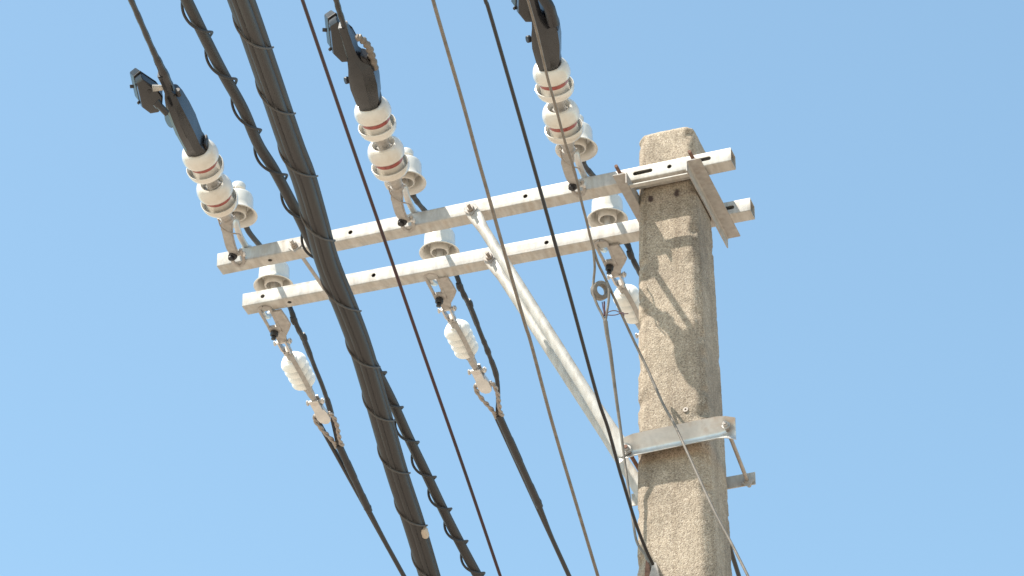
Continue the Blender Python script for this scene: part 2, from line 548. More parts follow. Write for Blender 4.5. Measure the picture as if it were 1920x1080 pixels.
brace('diagonal_brace', ba, bb, 'galvanized pipe brace from the front crossarm down to the pole clamp', True)
ba2 = at(919, 484, 350)
bb2 = at(1208, 928, 372)
brace('diagonal_brace', ba2, bb2, 'galvanized pipe brace from the rear crossarm passing behind the other brace', True)

t = thing('pole_clamp', at(1270, 825, 40), 'galvanized channel clamp around the pole at the foot of the braces', 'clamp')
o = t.location.copy()
def channel(xa, za, xb, zb_, y, hgt, dep, n=11, sag=0.0):
    m = MB()
    rings = []
    for i in range(15):
        f = i / 14
        x = xa + (xb - xa) * f
        zc = za + (zb_ - za) * f
        ring_o, ring_i = [], []
        flat = min(1.0, min(f, 1 - f) / 0.10)
        for k in range(n):
            g_ = k / (n - 1) * 2 - 1
            yy = y + dep * (1 - flat) * 0.2 - dep * flat * (abs(g_) ** 1.6) + dep * 0.55 * flat
            ring_o.append((x, yy - 0.0028, zc + g_ * hgt / 2))
            ring_i.append((x, yy + 0.0028, zc + g_ * hgt / 2))
        rings.append(ring_o + ring_i[::-1])
    return m.loft(rings)
A_, B_ = at(1160, 846, 28), at(1378, 801, 28)
m = channel(A_.x, A_.z, B_.x, B_.z, 0.028, 0.105, 0.056)
m.build('front_channel', M['zinc_bright'], t, o, smooth=50)
ra, rb_ = at(1176, 842, 20), at(1361, 798, 20)
YR = 0.395
for q, qr in ((ra, Vector((ra.x + .01, YR, ra.z - .035))), (rb_, at(1402, 903, 388))):
    m = MB()
    dd = (qr - q).normalized()
    m.tube([q - dd * 0.022, qr + dd * 0.03], 0.0085, 12)
    b_ = m.build('clamp_bolt', M['rust'] if q is ra else M['grip'], t, o)
    for nm_, c_, r_, h_, n_ in (('nut', q - dd * 0.016, .0125, .012, 6), ('washer', q - dd * 0.003, .018, .004, 18), ('nut', qr - dd * 0.012, .017, .013, 6)):
        m = MB(); m.nut(c_, dd, r_, h_, n_)
        m.build(nm_, M['zinc_dull'], b_, o)
pc = at(1397, 900, 395)
x0 = 0.60
m = MB(); m.box(((x0 + pc.x + 0.045) / 2, YR, pc.z + 0.0), (pc.x + 0.045 - x0, 0.006, 0.058))
m.build('rear_plate', M['zinc'], t, o, smooth=0)
m = MB(); qr = at(1403, 903, 388)
m.box(qr + Vector((0, -0.008, 0)), (0.046, 0.003, 0.046), Matrix.Rotation(R(40), 3, 'Y'))
m.build('washer', M['zinc_dull'], t, o)

# ------------------------------------------------------------------ strain insulator strings on the camera's side
GN = 'porcelain insulator strings of the front crossarm'
def string_axis(a, b, ya, ln):
    A = at(*a, ya)
    lo, hi = ya - 300, ya - 1500                 # how far the string reaches out towards the street
    lo = ya - ln * 1000 * .72
    for _ in range(50):
        mid = (lo + hi) / 2
        if (at(*b, mid) - A).length < ln: lo = mid
        else: hi = mid
    B = at(*b, lo)
    return A, (B - A).normalized(), (B - A).length
def disc(parent, s0):
    e = MB()   # porcelain: skirt bowl, body and dome in one shell
    prof = [(-64, 30), (-63, 43), (-57, 56), (-47, 69), (-36, 76.5), (-22, 79.5), (-10, 80.5), (-6, 79), (-5.5, 77), (-12, 75), (-34, 71), (-44, 65), (-46, 61), (-40, 59), (8, 58.5)]
    prof2 = [(30, 59), (34, 61), (36, 69), (40, 75), (48, 77), (60, 77), (74, 74), (86, 68.5), (94, 61), (98, 54), (98, 48.5), (93, 44.5), (80, 41), (68, 38), (64, 20), (64, 1)]
    e.lathe([(s0 + s * (1.12 if s > 0 else 1.0) / 1000, r * 1.05 / 1000) for s, r in prof + prof2], (0, 0, 0), (0, 1, 0), 56)
    sh = e.build('disc_insulator', M['porcelain'], parent, smooth=45)
    m = MB()
    m.lathe([(s0 + .0135, .0610), (s0 + .014, .0632), (s0 + .0310, .0632), (s0 + .0315, .0610)], (0, 0, 0), (0, 1, 0), 56)
    m.build('red_band', M['red'], sh, smooth=30)
    m = MB()
    m.lathe([(s0 + a / 1000, r / 1000) for a, r in ((-58, 20), (-58, 37), (-76, 38), (-84, 34), (-112, 27), (-126, 25), (-130, 30), (-143, 30), (-147, 24), (-156, 12), (-156, 1))], (0, 0, 0), (0, 1, 0), 28)
    m.tube([(-.036, s0 - .136, .004), (.036, s0 - .136, -.004)], .006, 8)
    m.build('metal_cap', M['zinc_dull'], sh, smooth=45)
    return sh

def make_near_string(anchor_local):
    root = thing('insulator_string', (0, 0, 0), '-', 'insulator', GN)
    for s in (0.190, 0.414): disc(root, s)
    al = anchor_local
    m = MB()     # the tongue: a bent forging from the socket to the bolt
    pts = smoothpath([(0, 0.060, 0), (-0.010, 0.02, 0.006), (-0.018, -0.02, 0.012), (al.x * .55 - .012, al.y * .5, al.z * .5 + 0.016), (al.x * .8, al.y * .74, al.z * .8)], 5)
    m.strip(pts, [0.050] * 4 + [0.056] * 6 + [0.05] * 7 + [0.044] * 4, 0.016, (1, 0, 0.25))
    m.build('tongue', M['zinc_dull'], root, smooth=40, bevel=0.004)
    m = MB()     # the strap from the bolt to the underside of the arm
    p0 = Vector((al.x * .72, al.y * .68, al.z * .72))
    q0, q1 = p0 + Vector((0, .015, 0)), al + Vector((0, .004, -.004))
    m.tube(smoothpath([q0 + Vector((-.024, 0, 0)), q0 * .5 + q1 * .5 + Vector((-.026, 0, 0)), q1 + Vector((-.023, .0, 0)), q1 + Vector((0, -.024, 0)),
                       q1 + Vector((.023, .0, 0)), q0 * .5 + q1 * .5 + Vector((.026, 0, 0)), q0 + Vector((.024, 0, 0))], 6), .0085, 10)
    m.build('strap', M['zinc_dull'], root, smooth=0, bevel=0.0015)
    m = MB()
    m.nut(p0 + Vector((-.012, -.012, .006)), (-.35, 0.35, 0.85), 0.019, 0.022, 12)
    m.nut(p0 + Vector((-.019, -.005, .024)), (-.35, 0.35, 0.85), 0.011, 0.016, 10)
    m.build('bolt_cap', M['rubber'], root)
    m = MB()
    m.tube([p0 + Vector((-.036, -.02, .0)), p0 + Vector((.036, -.016, 0))], 0.008, 10)
    m.nut(p0 + Vector((.028, -.018, 0)), (1, 0, 0), 0.013, 0.01)
    m.build('link_bolt', M['zinc_bright'], root)
    m = MB()     # cotter wire hooked round the tongue
    m.tube(smoothpath([(-.034, 0.075, .012), (-.030, 0.03, .026), (0.004, -0.005, .033), (.030, -.03, .020), (.032, -.055, .010)], 6), 0.0032, 8)
    m.build('cotter', M['grip'], root)
    return root

axes = [((432, 425), (332, 188), (448, 494)), ((751, 368), (680, 152), (766, 428)), ((1071, 301), (1025, 95), (1086, 362))]
specs = []
DEP = []
for (a, b, c_), ln_ in zip(axes, (.830, .645, .592)):
    A, d, L = string_axis(a, b, -200, ln_)
    DEP.append((L * abs(d.y) * 1000) / (a[1] - b[1]))
    specs.append((A, d, c_))
lab_n = ['two white red-banded insulators in a string at the far left arm end',
         'two white red-banded insulators in a string left of the brace top',
         'two white red-banded insulators in a string nearest the pole, behind a thin grey wire']
for (A, d, c_), lb_ in zip(specs, lab_n):        # every link is bent to reach its own place on the arm
    r_ = frame(d)
    ns = make_near_string(r_.to_matrix().transposed() @ (at(*c_, 8) - A))
    ns.location, ns.rotation_euler = A, r_
    ns['label'] = lb_

# black covers over the dead-end clamps; local +Y towards the cable, +Z down to the viewer
GC = 'black covers over the cable clamps'
def make_cover(kind):
    root = thing('clamp_cover', (0, 0, 0), '-', 'clamp cover', GC)
    m = MB()
    if kind == 'slim':
        secs = [(0.445, .0, .048, .034, .2), (0.475, .0, .052, .040, .3), (0.50, -.002, .050, .044, .3), (0.515, -.004, .047, .047, .4), (0.60, -.006, .050, .056, .45), (0.68, -.008, .046, .056, .45),
                (0.75, -.010, .040, .048, .4), (0.79, -.010, .032, .036, .35), (0.805, -.014, .022, .024, .3), (0.85, -.016, .019, .020, .3), (0.90, -.016, .022, .022, .3)]
    else:
        secs = [(0.432, .0, .042, .034, .2), (0.452, .0, .048, .040, .3), (0.48, .0, .050, .043, .35), (0.50, .004, .058, .048, .4), (0.575, .010, .068, .056, .5), (0.635, .016, .065, .058, .5),
                (0.668, .018, .056, .054, .45), (0.695, .004, .036, .040, .4), (0.72, -.002, .026, .032, .35), (0.78, -.004, .023, .026, .3), (0.85, -.006, .021, .022, .3)]
    rings = []
    for s, cx, hw, hh, ch in secs:
        s *= 1.12
        hh *= 1.22
        hw *= .80 if kind == 'slim' else .86
        kx, kz = hw * ch, hh * ch * .5
        rings.append([(cx - hw + kx, s, hh), (cx + hw * .25, s, hh * 1.08), (cx + hw - kx, s, hh * .92), (cx + hw, s, hh - kz * 1.6), (cx + hw, s, -hh + kz), (cx + hw - kx, s, -hh), (cx - hw + kx, s, -hh), (cx - hw, s, -hh + kz), (cx - hw, s, hh - kz)])
    m.loft(rings)
    body = m.build('shell', M['black'], root, smooth=28, bevel=0.003)
    m = MB()
    hw = .058
    m.strip([(0.042, 0.506, -.01), (0.046, 0.560, -.012)], 0.06, 0.010, (0, 0, 1))
    m.build('flange', M['rubber'], root, smooth=0, bevel=0.002)
    m = MB()
    m.strip([(-0.040, 0.510, -.01), (-0.045, 0.554, -.012)], 0.05, 0.008, (0, 0, 1))
    m.build('flange', M['rubber'], root, smooth=0, bevel=0.002)
    m = MB()
    if kind == 'slim':
        m.nut((-.052, 0.734, .015), (-.75, .25, .6), 0.034, 0.016, 20)
        m.build('spout', M['black'], root)
        m = MB()
        m.tube([(.026, 0.879, .020), (.028, 0.913, .020)], .011, 14)
        m.build('latch', M['rubber'], root)
        m = MB()
        m.tube([(.008, 0.877, .026), (.008, 0.893, .026)], .007, 10)
        m.build('latch', M['rubber'], root)
    else:
        m.nut((-.054, 0.672, .014), (-.8, .2, .5), 0.016, 0.016, 14)
        m.build('latch', M['rubber'], root)
        m = MB()
        m.loft([[(.034, 0.722 + s, -.02), (.078 - s * .1, 0.711 + s * .9, -.02), (.076 - s * .2, 0.711 + s * .9, .040), (.036, 0.722 + s, .040)] for s in (0, .045, .085)])
        m.build('collar', M['rubber'], root, smooth=20, bevel=.004)
    return root
A, d, c_ = specs[0]
cov = make_cover('slim'); cov.location, cov.rotation_euler = A, frame(d)
cov['label'] = 'slim black plastic cover over the clamp of the leftmost cable'
A, d, c_ = specs[1]
cov2 = make_cover('wide'); cov2.location, cov2.rotation_euler = A, frame(d)
cov2['label'] = 'broad black plastic cover above the middle insulator string'
A, d, c_ = specs[2]
cov3 = dup(cov2, A, frame(d), 'broad black plastic cover at the top edge, crossed by a grey wire', GC)

# tap connector boxes beside the covers
GB = 'black tap connector boxes on the cables'
def make_box(arm):
    root = thing('tap_connector', (0, 0, 0), '-', 'connector', GB)
    m = MB()
    out = [(-.036, .074), (-.004, .090), (.046, .030), (.060, -.012), (.046, -.050), (.020, -.080), (-.018, -.078), (-.046, -.040)]
    def ring(k, zz, sh=0.0): return [(x * k + sh, y * k, zz) for x, y in out]
    m.loft([ring(.80, .050, .006), ring(.94, .046, .004), ring(1.0, .030), ring(1.0, .006)])
    m.build('lower_half', M['black'], root, smooth=25, bevel=.002)
    m = MB()
    m.loft([ring(1.0, .002, -.002), ring(1.02, -.004, -.006), ring(.96, -.034, -.022), ring(.80, -.050, -.028)])
    m.build('upper_half', M['black'], root, smooth=25, bevel=.002)
    m = MB()
    m.loft([ring(1.06, .0065, -.002), ring(1.06, .0015, -.002)])
    m.nut((-.052, .03, 0.0), (-1, .2, 0), .007, .018, 8)
    m.nut((-.050, -.036, 0.01), (-.6, -.1, .8), .006, .010, 8)
    m.nut((.012, .030, .046), (0, 0, 1), .010, .006, 12)
    m.build('seam_rib', M['rubber'], root, smooth=20)
    return root
axd = specs[0][1]
tb = make_box(0)
tb.location = at(277, 169, -1080)
tb.scale = (.98, 1.30, 1.0)
tb.rotation_euler = (frame(axd).to_matrix() @ Matrix.Rotation(R(11), 3, 'Y') @ Matrix.Rotation(R(-4), 3, 'Z')).to_euler()
tb['label'] = 'black hexagonal connector box hanging free left of the leftmost cable'
def stub(pts, r, parent, name, mt):
    m = MB()
    m.tube([Vector(p) for p in pts], r, 14)
    return m.build(name, M[mt], parent, parent.location)
def world_child(root, m, name, mt, smooth=40):
    """a part given in world coordinates under a rotated root"""
    R3 = root.rotation_euler.to_matrix().transposed()
    m.v = [R3 @ (v - root.location) for v in m.v]
    return m.build(name, M[mt], root, smooth=smooth)
m = MB(); m.tube([at(288, 170, -1130), at(308, 168, -1110)], [.013, .010], 14)
world_child(tb, m, 'lead_sleeve', 'zinc')
m = MB(); m.tube([at(296, 196, -1110), at(313, 211, -1060)], [.0145, .0145], 14)
m.tube([at(294, 194, -1113), at(299, 199, -1100)], .019, 14)
world_child(tb, m, 'outlet', 'black')
t2 = dup(tb, at(641, 68, -940), (frame(specs[1][1]).to_matrix() @ Matrix.Rotation(R(6), 3, 'Y') @ Matrix.Rotation(R(-6), 3, 'Z')).to_euler(), 'black connector box tucked behind the middle cable with a ribbed lead', GB)
for ch in list(t2.children):
    if ch.name.startswith(('lead_sleeve', 'outlet')): bpy.data.objects.remove(ch)
t2.scale = (1.1, 1.35, 1.1)
t3 = dup(tb, at(990, -8, -930), (frame(specs[2][1]).to_matrix() @ Matrix.Rotation(R(6), 3, 'Y') @ Matrix.Rotation(R(-8), 3, 'Z')).to_euler(), 'black connector box cut by the top edge beside a thin grey wire', GB)
for ch in list(t3.children):
    if ch.name.startswith(('lead_sleeve', 'outlet')): bpy.data.objects.remove(ch)
t3.scale = (1.1, 1.35, 1.1)
# ribbed lead from the middle box into the cover
m = MB()
pts = smoothpath([at(668, 68, -1060), at(681, 76, -1030), at(692, 90, -990), at(698, 108, -940), at(703, 128, -880)], 10)
m.tube(pts, [0.0125 + 0.0045 * (1 if (k // 3) % 2 else 0) for k in range(len(pts))], 14)
tag(m.build('ribbed_lead', M['strand'], None, pts[0], smooth=50), 'short ribbed grey lead bridging the middle connector box and cover', 'cable lead')
m = MB()
pts = smoothpath([at(1016, -8, -1060), at(1028, 10, -1030), at(1033, 24, -990), at(1038, 45, -930)], 8)
m.tube(pts, .024, 14)
tag(m.build('tap_lead', M['rubber'], None, pts[0], smooth=50), 'short thick black lead at the top edge right of the grey wire', 'cable lead')

# ------------------------------------------------------------------ post insulators
GP = 'white post insulators carrying the jumpers'
def make_post():
    root = thing('post_insulator', (0, 0, 0), '-', 'post insulator', GP)
    m = MB()     # bell, z = 0 is its rim
    prof = [(0.163, .001), (0.163, .040), (0.158, .056), (0.148, .066), (0.132, .0705), (0.060, .0725), (0.030, .075), (0.016, .082), (0.006, .091), (0.001, .0935), (-.003, .0925), (-.003, .089), (0.010, .078), (0.028, .069), (0.085, .064), (0.095, .050), (0.090, .046), (0.030, .044), (0.000, .042), (-.003, .039), (0.0, .035), (0.06, .031), (0.085, .020), (0.085, .001)]
    prof = [(z_ * .72, r_) for z_, r_ in prof]
    bell = m.lathe(prof, (0, 0, 0), (0, 0, 1), 48).build('bell', M['porcelain'], root, smooth=50)
    m = MB()
    m.lathe([(0.112, .034), (0.118, .026), (0.138, .025), (0.143, .033), (0.166, .034), (0.174, .029), (0.178, .018), (0.179, .001)], (0, 0, 0), (0, 0, 1), 32)
    m.build('head', M['porcelain'], root, smooth=50)
    return root
posts_n = [(444, 405), (760, 343), (1081, 280)]
posts_f = [(513, 536), (824, 474), (1139, 412)]
where = ['at the far left end of the front arm', 'on the front arm left of the brace top', 'on the front arm beside the pole']
wheref = ['behind the far left end of the rear arm', 'behind the rear arm left of the braces', 'behind the rear arm next to the pole']
po = make_post()
pos_n = [at(*q, -100) for q in posts_n]
pos_f = [at(*q, 560) for q in posts_f]
roots = []
for i, p in enumerate(pos_n + pos_f):
    lb_ = 'white bell-shaped post insulator ' + (where + wheref)[i]
    if i == 0:
        po.location = p; po['label'] = lb_; r_ = po
    else:
        r_ = dup(po, p, (0, 0, 0), lb_, GP)
    roots.append(r_)
for i, r_ in enumerate(roots):
    m = MB()
    zb_ = ARM_Z + (0.085 if i < 3 else 0.02) - r_.location.z
    yb_ = (0.03 if i < 3 else 0.436) - r_.location.y
    m.tube(smoothpath([(0, 0, .062), (0, 0, 0), (0, 0, zb_ * .45), (0, yb_ * .3, zb_ * .85), (0, yb_ * .75, zb_), (0, yb_, zb_)], 6), .0145, 14)
    if i < 3: m.lathe([(-.012, .001), (-.012, .026), (-.003, .026), (0, .02), (.004, .001)], (0, yb_, zb_ + .004), (0, 0, 1), 20)
    m.build('pin', M['zinc_bright'], r_, smooth=50)

# ------------------------------------------------------------------ polymer strings on the far side
GF = 'polymer insulator strings of the rear crossarm'
def make_far_string():
    root = thing('insulator_string', (0, 0, 0), '-', 'insulator', GF)
    # local +Y away from the arm, +Z up
    m = MB()
    lp = [(.0, -.022, .0), (-.020, -.012, 0), (-.026, .012, 0), (-.024, .08, -.002), (-.022, .135, -.004), (-.018, .165, -.004)]
    m.tube(smoothpath(lp + [(x * -1, y, z_) for x, y, z_ in lp[:0:-1]][:0] , 5), .0075, 10)
    m.tube(smoothpath([(-x, y, z_) for x, y, z_ in lp], 5), .0075, 10)
    m.strip([(-.028, .14, -.004), (.028, .14, -.004)], .042, .014, (0, 1, 0))
    m.build('shackle', M['zinc_dull'], root, smooth=40)
    m = MB()
    m.nut((-.004, .150, -.012), (-.2, .25, -1), .0185, .022, 12)
    m.nut((-.008, .156, -.034), (-.2, .25, -1), .011, .016, 10)
    m.build('bolt_cap', M['rubber'], root)
    m = MB()     # flat hanger plate and tongue
    m.loft([[(x, y, z_) for x, z_ in ((hx + cx, .006), (hx + cx, -.006), (-hx + cx, -.006), (-hx + cx, .006))] for y, hx, cx in ((.02, .024, .050), (.08, .030, .050), (.13, .036, .046), (.16, .034, .030), (.20, .026, .008), (.245, .020, 0))])
    m.build('hanger_plate', M['zinc_dull'], root, smooth=25, bevel=.002)
    def clevis(name, s):
        m = MB()
        for sx in (-.018, .018):
            m.strip([(sx, s - .03, 0), (sx, s + .03, 0), (sx * .4, s + .055, 0)], .034, .008, (0, 0, 1))
        m.tube([(-.040, s - .012, 0), (.046, s - .012, 0)], .008, 10)
        m.nut((.030, s - .012, 0), (1, 0, 0), .014, .011)
        m.nut((-.034, s - .012, 0), (-1, 0, 0), .013, .008)
        m.box((0, s + .058, 0), (.034, .03, .034))
        m.build(name, M['zinc_bright'], root, smooth=30, bevel=.0015)
    clevis('clevis', .255)
    m = MB()
    m.lathe([(.295, .001), (.295, .018), (.325, .020), (.33, .018), (.365, .018)], (0, 0, 0), (0, 1, 0), 20)
    m.build('end_fitting', M['zinc_dull'], root, smooth=40)
    m = MB()
    m.lathe([(.535, .014), (.55, .024), (.59, .024), (.60, .019), (.64, .018), (.67, .014), (.70, .012), (.70, .001)], (0, 0, 0), (0, 1, 0), 20)
    m.build('end_fitting', M['zinc_dull'], root, smooth=40)
    m = MB()
    prof = [(.355, .001), (.355, .024)]
    for k in range(4):
        s = .362 + k * .046
        R_ = .060 - .001 * k
        prof += [(s, .027 if k == 0 else .026), (s + .003, .038 if k == 0 else .031), (s + .009, .047 if k == 0 else .042), (s + .018, .053), (s + .029, R_), (s + .035, R_ + .002), (s + .0372, R_), (s + .036, .050), (s + .032, .026)]
    prof += [(.548, .028), (.549, .001)]
    m.lathe(prof, (0, 0, 0), (0, 1, 0), 48)
    m.build('shed_body', M['polymer'], root, smooth=40)
    m = MB()     # flat grey strap along the underside, fitting to fitting
    ux, uz = .50, -.866
    m.strip([(ux * r_, y_, uz * r_) for y_, r_ in ((.318, .020), (.342, .040), (.366, .056), (.40, .0645), (.46, .0645), (.535, .062), (.560, .046), (.585, .026))], .021, .004, (uz, 0, -ux))
    m.build('strap', M['zinc_dull'], root, smooth=40)
    m = MB()
    m.tube([(-.042, .70, 0), (.046, .70, 0)], .009, 10)
    m.nut((.030, .70, 0), (1, 0, 0), .015, .012)
    m.nut((-.034, .70, 0), (-1, 0, 0), .014, .009)
    for sz in (-.016, .016):
        m.strip([(0, .672, sz), (0, .74, sz), (0, .755, sz * .8)], .044, .007, (1, 0, 0))
    m.loft([[(hx, y, .010), (hx, y, -.010), (-hx, y, -.010), (-hx, y, .010)] for y, hx in ((.735, .022), (.78, .030), (.82, .032), (.845, .026), (.86, .010))])
    m.build('thimble_clevis', M['zinc_bright'], root, smooth=25, bevel=.002)
    m = MB()     # twisted grip loop round the thimble down to the cable
    for sg in (-1, 1):
        pts = smoothpath([(sg * .012, .815, .012), (sg * .034, .80, .004), (sg * .046, .83, 0), (sg * .040, .90, 0), (sg * .026, .96, 0), (sg * .014, 1.02, 0), (sg * .012, 1.05, 0)], 8)
        n_ = len(pts)
        for ph in (0, math.pi):
            q = []
            for i, p in enumerate(pts):
                a = i * 0.55 + ph
                q.append(p + Vector((math.cos(a), 0, math.sin(a))) * .0055)
            m.tube(q, [.0062 if i < n_ - 12 else .0062 + .004 * (i - n_ + 12) / 12 for i in range(n_)], 8)
    m.build('grip_loop', M['grip'], root, smooth=60)
    return root
fa = [((496, 580), (632, 828)), ((807, 517), (932, 772)), ((1127, 457), (1243, 698))]
fs = None
labf = ['ribbed white polymer insulator hanging under the far left end of the rear arm', 'ribbed white polymer insulator hanging below the middle of the rear arm',
        'ribbed white polymer insulator half hidden behind the left edge of the pole']
fends = []
for i, (a, b) in enumerate(fa):
    A = at(*a, 395); B = at(*b, 1400)
    d = B - A
    if i == 0:
        fs = make_far_string(); fs.location, fs.rotation_euler = A, frame(d); fs['label'] = labf[0]
    else:
        dup(fs, A, frame(d), labf[i], GF)
    fends.append((A, B))

# ------------------------------------------------------------------ power cables with their jumpers
def bumpy(pts, r0, seed, amp=.12):
    rnd = random.Random(seed)
    out, cur = [], 0
    for i in range(len(pts)):
        if rnd.random() < .25: cur = rnd.uniform(-amp, amp)
        out.append(r0 * (1 + cur))
    return out
GJ = 'black insulated cables running from the rear arm'
lj = ['black insulated cable running down from the left end of the rear arm', 'black insulated cable running down from the middle of the rear arm', 'black insulated cable passing behind the concrete pole']
down = [[(692, 958), (724, 1020), (760, 1085)], [(1012, 950), (1036, 1012), (1068, 1082)], [(1318, 880), (1352, 975), (1387, 1085)]]
for i in range(3):
    A, B = fends[i]
    dx = fa[i][0][0] - fa[0][0][0]; dy = fa[i][0][1] - fa[0][0][1]
    S_ = lambda x, y, dp: at(x + dx, y + dy, dp)
    pn, pf = pos_n[i], pos_f[i]
    grip = B + (B - A).normalized() * .02
    dn = [at(*q, 1400 + (q[1] - fa[i][1][1]) * 3.6) for q in down[i]]
    far = dn[-1] + (dn[-1] - dn[-2]).normalized() * 14
    thick = smoothpath([grip] + dn[:1], 40)
    thin = smoothpath(dn + [far], 14)
    jump = smoothpath([grip, S_(621, 775, 1270), S_(606, 728, 1100), S_(590, 688, 950), S_(572, 642, 800), S_(557, 612, 700), S_(546, 582, 640),
                       pf + Vector((.02, .11, .0)), pf + Vector((.025, .085, .10)), pf + Vector((.036, .03, .126)), pf + Vector((.038, -.01, .128)), pf + Vector((.032, -.07, .124)),
                       S_(500, 476, 440), S_(486, 459, 330), S_(475, 446, 250), S_(465, 432, 180), S_(457, 412, 100), S_(453, 388, 20), pn + Vector((.028, .055, .120)), pn + Vector((.010, .039, .1275)), pn + Vector((-.025, .028, .129)), pn + Vector((-.038, -.01, .130)), pn + Vector((-.03, -.07, .131)),
                       specs[i][0] + specs[i][1] * .19 + Vector((.0, 0, .13)), specs[i][0] + specs[i][1] * .41 + Vector((.0, 0, .115)), specs[i][0] + specs[i][1] * .63 + Vector((0, 0, .045))], 10)
    root = thing('power_cable', grip, lj[i], 'cable', GJ)
    m = MB()
    n_ = len(thick)
    m.tube(thick, [(.0175 if (k * 4 // n_) % 2 == 0 else .0195) * (1 - .12 * (k / n_)) + (.003 if k == n_ - 3 else 0) for k in range(n_)], 12)
    m.build('tape_wrap', M['rubber'], root, grip)
    m = MB(); m.tube(thin, .0115, 12)
    m.build('line', M['rubber'], root, grip)
    m = MB(); m.tube(jump, bumpy(jump, .0125, 11 + i, .16), 12)
    m.build('jumper', M['rubber'], root, grip)
    for k, (qx, qy, qd) in enumerate(((569, 632, 772), (551, 600, 668))):
        q = S_(qx, qy, qd)
        dj = (S_(qx + 15, qy + 36, qd + 100) - q).normalized()
        m = MB(); m.tube([q - dj * .02, q, q + dj * .02], [.013, .017, .014], 12)
        m.build('tape_knot', M['rubber'], root, grip)

# cables towards the viewer
GA = 'black cables leaving the front insulators'
top_px = [[(322, 176), (311, 147), (296, 114), (284, 88), (265, 44), (245, -2), (225, -50)], [(663, 106), (656, 80), (646, 50), (637, 24), (631, 2), (625, -22), (616, -60)], [(1020, 65), (1012, 30), (1003, -5), (996, -40), (985, -100), (978, -140), (970, -180)]]
la = ['black taped cable entering the slim cover at the upper left', 'black cable entering the broad cover at the top edge', 'black cable above the rightmost cover at the top edge']
for i in range(3):
    A, d, c_ = specs[i]
    y0 = -200 - (axes[i][0][1] - top_px[i][0][1]) * DEP[i]
    pts = [at(px, py, y0 - (top_px[i][0][1] - py) * DEP[i]) for px, py in top_px[i]]
    pts = smoothpath(pts, 8)
    pts.append(pts[-1] + (pts[-1] - pts[-2]).normalized() * 9)
    n_ = len(pts)
    rr = []
    for k in range(n_):
        py = top_px[i][0][1] - k * 4.2
        base_r = .0125 if i else .0125 + .008 * max(0, min(1, (22 - k) / 14))
        rr.append(base_r * (1.0 + (.07 if (k // 3) % 2 else -.03)))
    m = MB(); m.tube(pts, rr, 14)
    tag(m.build('power_cable', M['black'], None, pts[0], smooth=60), la[i], 'cable', GA)

# ------------------------------------------------------------------ overhead wires in front of the pole
def wirepath(pxs, yfun, n=10, ext0=9.0, ext1=4.0):
    pts = smoothpath([at(px, py, yfun(py)) for px, py in pxs], n)
    if ext0: pts = [pts[0] + (pts[0] - pts[1]).normalized() * ext0] + pts
    if ext1: pts = pts + [pts[-1] + (pts[-1] - pts[-2]).normalized() * ext1]
    return pts
lin = lambda a, b: (lambda py: a + (b - a) * py / 1080)
def wire(name, pxs, yf, r, mt, label, cat='wire', n=10, ext1=4.0, group=None):
    pts = wirepath(pxs, yf, n, 9.0, ext1)
    m = MB(); m.tube(pts, r, 12)
    return tag(m.build(name, M[mt], None, pts[1], smooth=60), label, cat, group)
wire('overhead_wire', [(540, -80), (567, 0), (659, 270), (721, 450), (796, 668), (870, 880), (938, 1080), (966, 1160)], lin(-3400, -300), .0066, 'red_wire', 'thin dark red wire crossing both arms left of the brace')
wire('overhead_wire', [(793, -80), (812, 0), (864, 180), (897, 300), (914, 360), (939, 449), (982, 600), (996, 645), (1036, 795), (1079, 940), (1121, 1080), (1146, 1160)], lin(-3300, -300), .0068, 'strand', 'thin beige grey strand crossing in front of the brace top')
fw_px = [(888, -80), (910, 0), (920, 30), (985, 257), (1039, 450), (1070, 560), (1119, 740), (1140, 803), (1161, 880), (1168, 903), (1190, 975), (1210, 1028), (1224, 1058)]
wire('overhead_wire', fw_px, lin(-3150, 40), .0070, 'black_wire', 'thin black wire running down to the pole just left of the clamp', ext1=0)

# the thick bundle and its lashing
def helix(pts_fn, phase_fn, py0, py1, r, n, sgn=1, off=Vector((0, 0, 0)), squash=1.0):
    out = []
    for k in range(n + 1):
        py = py0 + (py1 - py0) * k / n
        p = pts_fn(py)
        t = (pts_fn(py + 1) - pts_fn(py - 1)).normalized()
        v = (p - CAMP).normalized()                 # phase is counted from the side that faces the street
        s = t.cross(Vector((0, 0, 1))).normalized()
        u = s.cross(t).normalized()
        a = phase_fn(py) * 2 * math.pi * sgn
        out.append(p + off + s * r * math.cos(a) + u * r * math.sin(a) * squash)
    return out
def interp(xs, ys):
    def f(x):
        if x <= xs[0]: i = 0
        elif x >= xs[-1]: i = len(xs) - 2
        else: i = max(k for k in range(len(xs) - 1) if xs[k] <= x)
        return ys[i] + (ys[i + 1] - ys[i]) * (x - xs[i]) / (xs[i + 1] - xs[i])
    return f
def dense(pxs, yf):
    """a function py -> world point along the smoothed pixel path"""
    sp = smoothpath([Vector((px, py, 0)) for px, py in pxs], 24)
    fx = interp([p.y for p in sp], [p.x for p in sp])
    return lambda py: at(fx(py), py, yf(py))
C_px = [(392, -160), (453, 0), (500, 135), (546, 270), (569, 330), (592, 410), (614, 490), (650, 580), (676, 650), (700, 730), (743, 880), (776, 980), (806, 1080), (853, 1240)]
Cf = dense(C_px, lin(-4700, -1500))
root = thing('cable_bundle', Cf(540), 'thick dark cable bundle lashed with wire crossing in front of both arms', 'cable')
o = root.location.copy()
pys = [-120 + k * 15 for k in range(90)]
